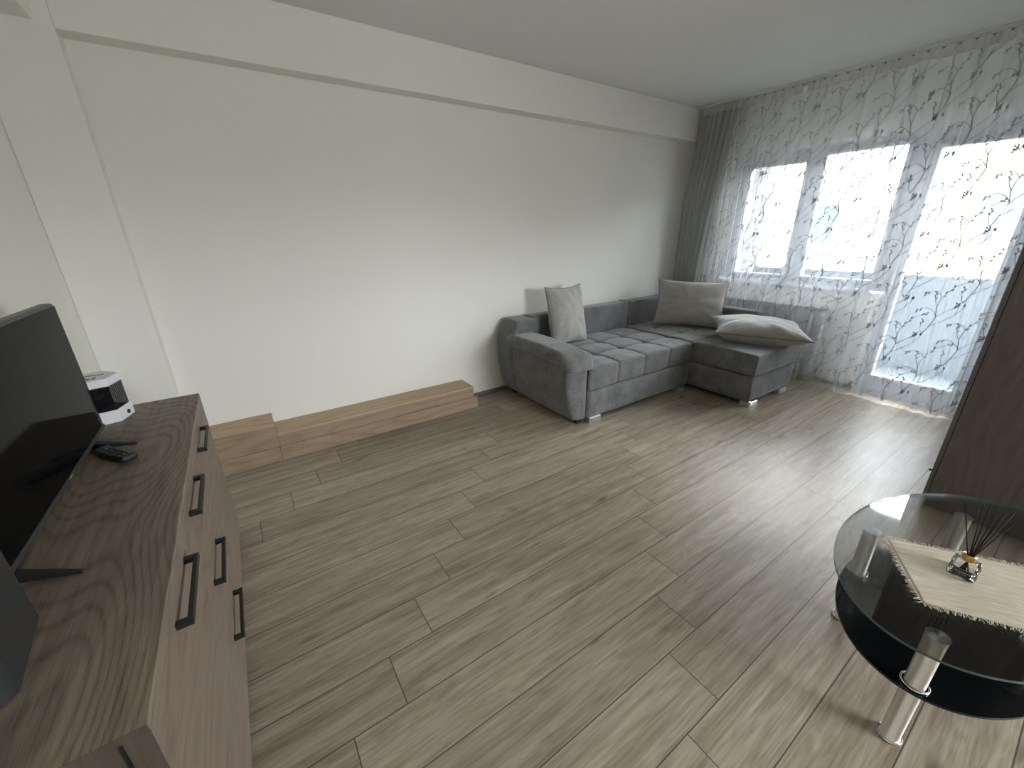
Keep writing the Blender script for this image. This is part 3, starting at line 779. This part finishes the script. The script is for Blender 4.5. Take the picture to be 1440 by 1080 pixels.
# ------------------------------------------------------------------ pillows
def pillow(name, label, c, ex, ey, W, Hh, T_, seed, group, side=1, sag=0, pinch=.045):
    ex = Vector(ex).normalized(); ey = (Vector(ey)-ex*ex.dot(Vector(ey))).normalized(); ez = ex.cross(ey)*side
    c = Vector(c); rn = Vector((seed*3.1, seed*7.7, seed*1.3)); N = 44
    root = thing(name, label, 'cushion', c, group)
    def edge(uu, vv):
        # sides bow inwards between pointed corners
        x = uu*W/2*(1-pinch*(1-vv*vv)*abs(uu)**3); y = vv*Hh/2*(1-pinch*(1-uu*uu)*abs(vv)**3)
        return x, y
    def P(uu, vv, s):
        x, y = edge(uu, vv)
        h = max(0, (1-abs(uu)**2.6))*max(0, (1-abs(vv)**2.6)); h = h**.55
        rad_ = math.sqrt(uu*uu+vv*vv); an = math.atan2(vv, uu)
        wrk = .010*noise.noise(Vector((an*3.2+seed, rad_*1.3, seed)))*min(1, rad_)*h**.5*1.8
        wrk += .012*noise.noise(Vector((uu*2.2, vv*2.2, s*3))+rn)*h
        cr_ = 0
        for cu, cv in ((1, 1), (1, -1), (-1, 1), (-1, -1)):
            d = math.hypot(uu-cu, vv-cv); a2 = math.atan2(vv-cv, uu-cu)
            cr_ += .006*math.sin(a2*16+seed)*math.exp(-(d/.45)**2)*min(1, d*4)
        z = s*(T_/2*h+(wrk+cr_)*min(1, h*3)) + sag*(uu*uu+vv*vv)*.5
        return c+ex*x+ey*y+ez*z
    bm = bmesh.new(); gs = {}
    for s in (1, -1):
        for i in range(N+1):
            for j in range(N+1):
                uu = math.sin((i/N*2-1)*PI/2*.999); vv = math.sin((j/N*2-1)*PI/2*.999)
                uu = .5*uu+.5*(i/N*2-1); vv = .5*vv+.5*(j/N*2-1)
                b = i in (0, N) or j in (0, N)
                if b and s == -1: gs[(s, i, j)] = gs[(1, i, j)]; continue
                gs[(s, i, j)] = bm.verts.new(P(uu, vv, s))
        for i in range(N):
            for j in range(N):
                try: bm.faces.new((gs[(s, i, j)], gs[(s, i+1, j)], gs[(s, i+1, j+1)], gs[(s, i, j+1)]))
                except ValueError: pass
    obj('cover', bm, PILLOW, root, True)
    bm = bmesh.new(); pts = []
    for a, b in (((-1, -1), (1, -1)), ((1, -1), (1, 1)), ((1, 1), (-1, 1)), ((-1, 1), (-1, -1))):
        for k in range(16):
            t = k/16; pts.append(P(a[0]+(b[0]-a[0])*t, a[1]+(b[1]-a[1])*t, 1))
    pts.append(pts[0]); add_tube(bm, pts, .0042, 6, cap=False)
    obj('piping', bm, PIPING, root, True)
    return root
GP = 'taupe cushions on the corner sofa'
pillow('cushion', 'taupe cushion standing upright at the armrest end of the sofa', (2.575, 2.900, .755), (1, .03, 0), (-.105, .115, .50), .45, .56, .20, 1.0, GP, pinch=.10)
pillow('cushion', 'wide taupe cushion leaning in the corner of the sofa', (4.165, 2.640, .735), (.40, -.57, -.02), (.19, .08, .46), .73, .52, .21, 2.4, GP, side=1, pinch=.09)
pillow('cushion', 'plump taupe cushion lying flat on the chaise', (4.085, 1.845, .585), (.42, -.60, -.03), (.50, .33, .04), .79, .57, .235, 4.1, GP, sag=.02, pinch=.10)

# ------------------------------------------------------------------ wardrobe
wd = thing('wardrobe', 'tall dark taupe wood wardrobe standing on the right beside the balcony door', 'wardrobe', (3.55, 0, 0))
obj('side_panel', box(3.03, 3.048, -.30, .2835, 0, 2.25, .001, 1), WARD, wd)
obj('side_panel', box(4.072, 4.09, -.30, .2835, 0, 2.25, .001, 1), WARD, wd)
obj('top_board', box(3.0485, 4.0715, -.30, .2835, 2.232, 2.25), WARD, wd)
obj('back_board', box(3.0485, 4.0715, -.30, -.294, .0, 2.23), WARD, wd)
for a, b in ((3.03, 3.5585), (3.5615, 4.09)):
    d = obj('door', box(a, b, .2865, .3045, .035, 2.25, .001, 1), WARD, wd)
    hx_ = b-.05 if a < 3.2 else a+.05
    obj('handle', box(hx_-.006, hx_+.006, .3046, .33, .95, 1.15, .002, 1), BLACKM, d)
obj('plinth', box(3.0485, 4.0715, .25, .266, 0, .034), WARD, wd)
obj('bumper', box(3.034, 3.044, .3046, .318, .208, .220, .002, 1), BLACKP, wd)

# ------------------------------------------------------------------ glass coffee table
ct = thing('coffee_table', 'oval two-tier glass coffee table with black lower shelf and steel tube legs', 'coffee table', (1.82, .035, 0))
def ellipse(cx0, cy0, a, b, rot=0, n=96, e=2.0):
    out = []
    for k in range(n):
        t = 2*PI*k/n; x = a*math.copysign(abs(math.cos(t))**(2/e), math.cos(t)); y = b*math.copysign(abs(math.sin(t))**(2/e), math.sin(t))
        out.append((cx0+x*math.cos(rot)-y*math.sin(rot), cy0+x*math.sin(rot)+y*math.cos(rot)))
    return out
GT = .446
bm = bmesh.new(); prism(bm, ellipse(1.845, .017, .545, .318, -.10), GT-.008, GT, 1, 0)
obj('glass_top', bm, [TABLEGLASS, EDGEGLASS], ct)['label'] = 'clear oval glass top'
bm = bmesh.new(); prism(bm, ellipse(1.812, .027, .442, .273, -.03), .234, .242, 0, 0)
obj('glass_shelf', bm, BLACKGLASS, ct)['label'] = 'black oval glass shelf'
for lx, ly in ((1.412, .010), (1.785, .262), (2.172, .090), (1.880, -.170)):
    bm = bmesh.new()
    lathe(bm, lx, ly, [(.029, .0), (.029, .008), (.0245, .012), (.0245, GT-.0105), (.0235, GT-.0085)], 32)
    lg = obj('leg', bm, STEEL, ct, True); lg.data.polygons.foreach_set('use_smooth', [abs(pn.normal.z) < .5 for pn in lg.data.polygons])
    bm = bmesh.new(); R = .0315; pts = [(lx+R*math.cos(2*PI*k/28), ly+R*math.sin(2*PI*k/28), .2455) for k in range(29)]; add_tube(bm, pts, .0028, 8, cap=False)
    obj('shelf_ring', bm, CHROME, lg, True)
    bm = bmesh.new(); R = .028; pts = [(lx+R*math.cos(2*PI*k/28), ly+R*math.sin(2*PI*k/28), .0065) for k in range(29)]; add_tube(bm, pts, .004, 8, cap=False)
    obj('foot_ring', bm, CHROME, lg, True)
    bm = bmesh.new(); lathe(bm, lx, ly, [(.0262, GT-.0105), (.0268, GT-.0084), (.0262, GT-.0081)], 32)
    obj('cap_disc', bm, SPUN, lg)

# ------------------------------------------------------------------ linen runner
A0 = Vector((1.764, .219)); B0 = Vector((1.505, .064)); dl = Vector((.53, -.848)).normalized()
ru = thing('table_runner', 'beige fringed linen place mat lying diagonally on the glass coffee table', 'place mat', (1.78, -.05, GT))
ez_ = (A0-B0); wM = ez_.length; ez_.normalize()
rotz = math.atan2(dl.y, dl.x)
bm = bmesh.new(); g = []; LM = .43; NU, NV = 44, 30
def mz(p): return GT+.0012+.0009*(1+noise.noise(Vector((p.x*28, p.y*28, 0))))
for i in range(NU+1):
    rowv = []
    for j in range(NV+1):
        a = i/NU*LM; b = j/NV*wM
        p = B0+dl*a+ez_*b + Vector((noise.noise(Vector((a*14, b*14, 1))), noise.noise(Vector((a*14, b*14, 5)))))*.0025
        rowv.append(bm.verts.new((p.x, p.y, mz(p))))
    g.append(rowv)
for i in range(NU):
    for j in range(NV): bm.faces.new((g[i][j], g[i+1][j], g[i+1][j+1], g[i][j+1]))
r_ = bmesh.ops.extrude_face_region(bm, geom=list(bm.faces)); bmesh.ops.translate(bm, verts=[v for v in r_['geom'] if isinstance(v, bmesh.types.BMVert)], vec=(0, 0, -.0011))
cl = obj('cloth', bm, LINEN, ru, True)
bm = bmesh.new(); rf = random.Random(3)
def fr(p, d):
    d = Vector(d); L = rf.uniform(.009, .021); d2 = d.copy(); d2.rotate(Matrix.Rotation(rf.uniform(-.6, .6), 2)); d3 = d2.copy(); d3.rotate(Matrix.Rotation(rf.uniform(-.5, .5), 2))
    z0 = GT+.0016; pts = [(p.x, p.y, z0), (p.x+d2.x*L*.5, p.y+d2.y*L*.5, z0+rf.uniform(0, .0015)), (p.x+d2.x*L*.5+d3.x*L*.5, p.y+d2.y*L*.5+d3.y*L*.5, GT+.0009)]
    add_tube(bm, pts, .0008, 4, cap=False)
k = 0.0
while k < LM:
    fr(B0+dl*k, -ez_); fr(B0+dl*k+ez_*wM, ez_); k += .0026
k = 0.0
while k < wM:
    fr(B0+ez_*k, -dl); fr(B0+ez_*k+dl*LM, dl); k += .0026
obj('fringe', bm, FRINGE, ru)['kind'] = 'stuff'

# ------------------------------------------------------------------ reed diffuser
DZ = GT+.0034; dx0, dy0 = 1.752, .027
df = thing('reed_diffuser', 'square glass reed diffuser with gold collar and black sticks on the linen mat', 'diffuser', (dx0, dy0, DZ))
bm = bmesh.new()
def flower(R, n=64):  # square with four lobed corners
    out = []
    for k in range(n):
        t = 2*PI*k/n; rr = R*(1+.20*math.cos(4*(t-PI/4)))
        out.append((dx0+rr*math.cos(t), dy0+rr*math.sin(t)))
    return out
prof = [(.032, 0), (.034, .004), (.033, .030), (.030, .044), (.022, .052), (.013, .056)]
rings = [[bm.verts.new((x, y, DZ+z)) for x, y in flower(R)] for R, z in prof]
for a, b in zip(rings, rings[1:]):
    for k in range(64): bm.faces.new((a[k], a[(k+1) % 64], b[(k+1) % 64], b[k]))
bm.faces.new(rings[0]); bm.faces.new(rings[-1])
obj('bottle', bm, BOTTLE, df, True)
FACET = thin_glass('thick_corner_glass', (.93, .94, .94), 3.5)
for sx in (-1, 1):
    for sy in (-1, 1):
        bm = bmesh.new()
        add_tube(bm, [(dx0+sx*.0275, dy0+sy*.0275, DZ+.001), (dx0+sx*.0285, dy0+sy*.0285, DZ+.02), (dx0+sx*.026, dy0+sy*.026, DZ+.046)], .0055, 10, radii=[.005, .0058, .003])
        obj('corner_facet', bm, FACET, df, True)
bm = bmesh.new(); add_box(bm, dx0-.0265, dx0+.022, dy0-.021, dy0+.021, DZ+.005, DZ+.020, .003, 2); obj('liquid', bm, thin_glass('perfume_liquid', (.95, .94, .88), .5), df)
bm = bmesh.new(); add_box(bm, dx0-.0345, dx0-.0335, dy0-.021, dy0+.021, DZ+.006, DZ+.036, .0004, 1); lb = obj('label', bm, LABEL, df)
bm = bmesh.new(); rf = random.Random(9)
yy = dy0+.0150
while yy > dy0-.015:
    ww = rf.uniform(.0018, .0030)
    add_box(bm, dx0-.0350, dx0-.0345, yy-ww, yy, DZ+.0225, DZ+.0262, .0001, 1)
    yy -= ww+.0010
for zz, hw in ((.0185, .013), (.0150, .009)): add_box(bm, dx0-.0350, dx0-.0345, dy0-hw, dy0+hw, DZ+zz, DZ+zz+.0007)
for zz in (.0085, .0335): add_box(bm, dx0-.0350, dx0-.0345, dy0-.0185, dy0+.0185, DZ+zz-.0003, DZ+zz+.0003)
for y_ in (-.0185, .0185): add_box(bm, dx0-.0350, dx0-.0345, dy0+y_-.0003, dy0+y_+.0003, DZ+.0085, DZ+.0335)
obj('print', bm, WHITEDOT, lb)
bm = bmesh.new(); n = 40
ro = [(.0150, .055), (.0165, .058), (.0165, .074), (.0150, .077), (.0110, .077), (.0105, .060)]
rings = [[bm.verts.new((dx0+R*math.cos(2*PI*k/n), dy0+R*math.sin(2*PI*k/n), DZ+z)) for k in range(n)] for R, z in ro]
for a, b in zip(rings, rings[1:]):
    for k in range(n): bm.faces.new((a[k], a[(k+1) % n], b[(k+1) % n], b[k]))
obj('collar', bm, GOLD, df, True)
tips = [(1.735, .082, .700), (1.755, .046, .702), (1.765, .033, .708), (1.745, .016, .684), (1.760, -.001, .704), (1.775, -.014, .706), (1.750, -.020, .676), (1.770, .004, .690)]
for i, tp in enumerate(tips):
    t_ = Vector(tp); nk = Vector((dx0+(t_.x-dx0)*.12, dy0+(t_.y-dy0-.012)*.10, DZ+.068)); d = (nk-t_).normalized(); end = nk+d*.055
    end.z = max(end.z, DZ+.008)
    bm = bmesh.new(); add_tube(bm, [end, nk, t_], .0016, 8); obj('reed_stick', bm, REED, df, True)
for o in bpy.data.objects:
    if '_o' in o: del o['_o']
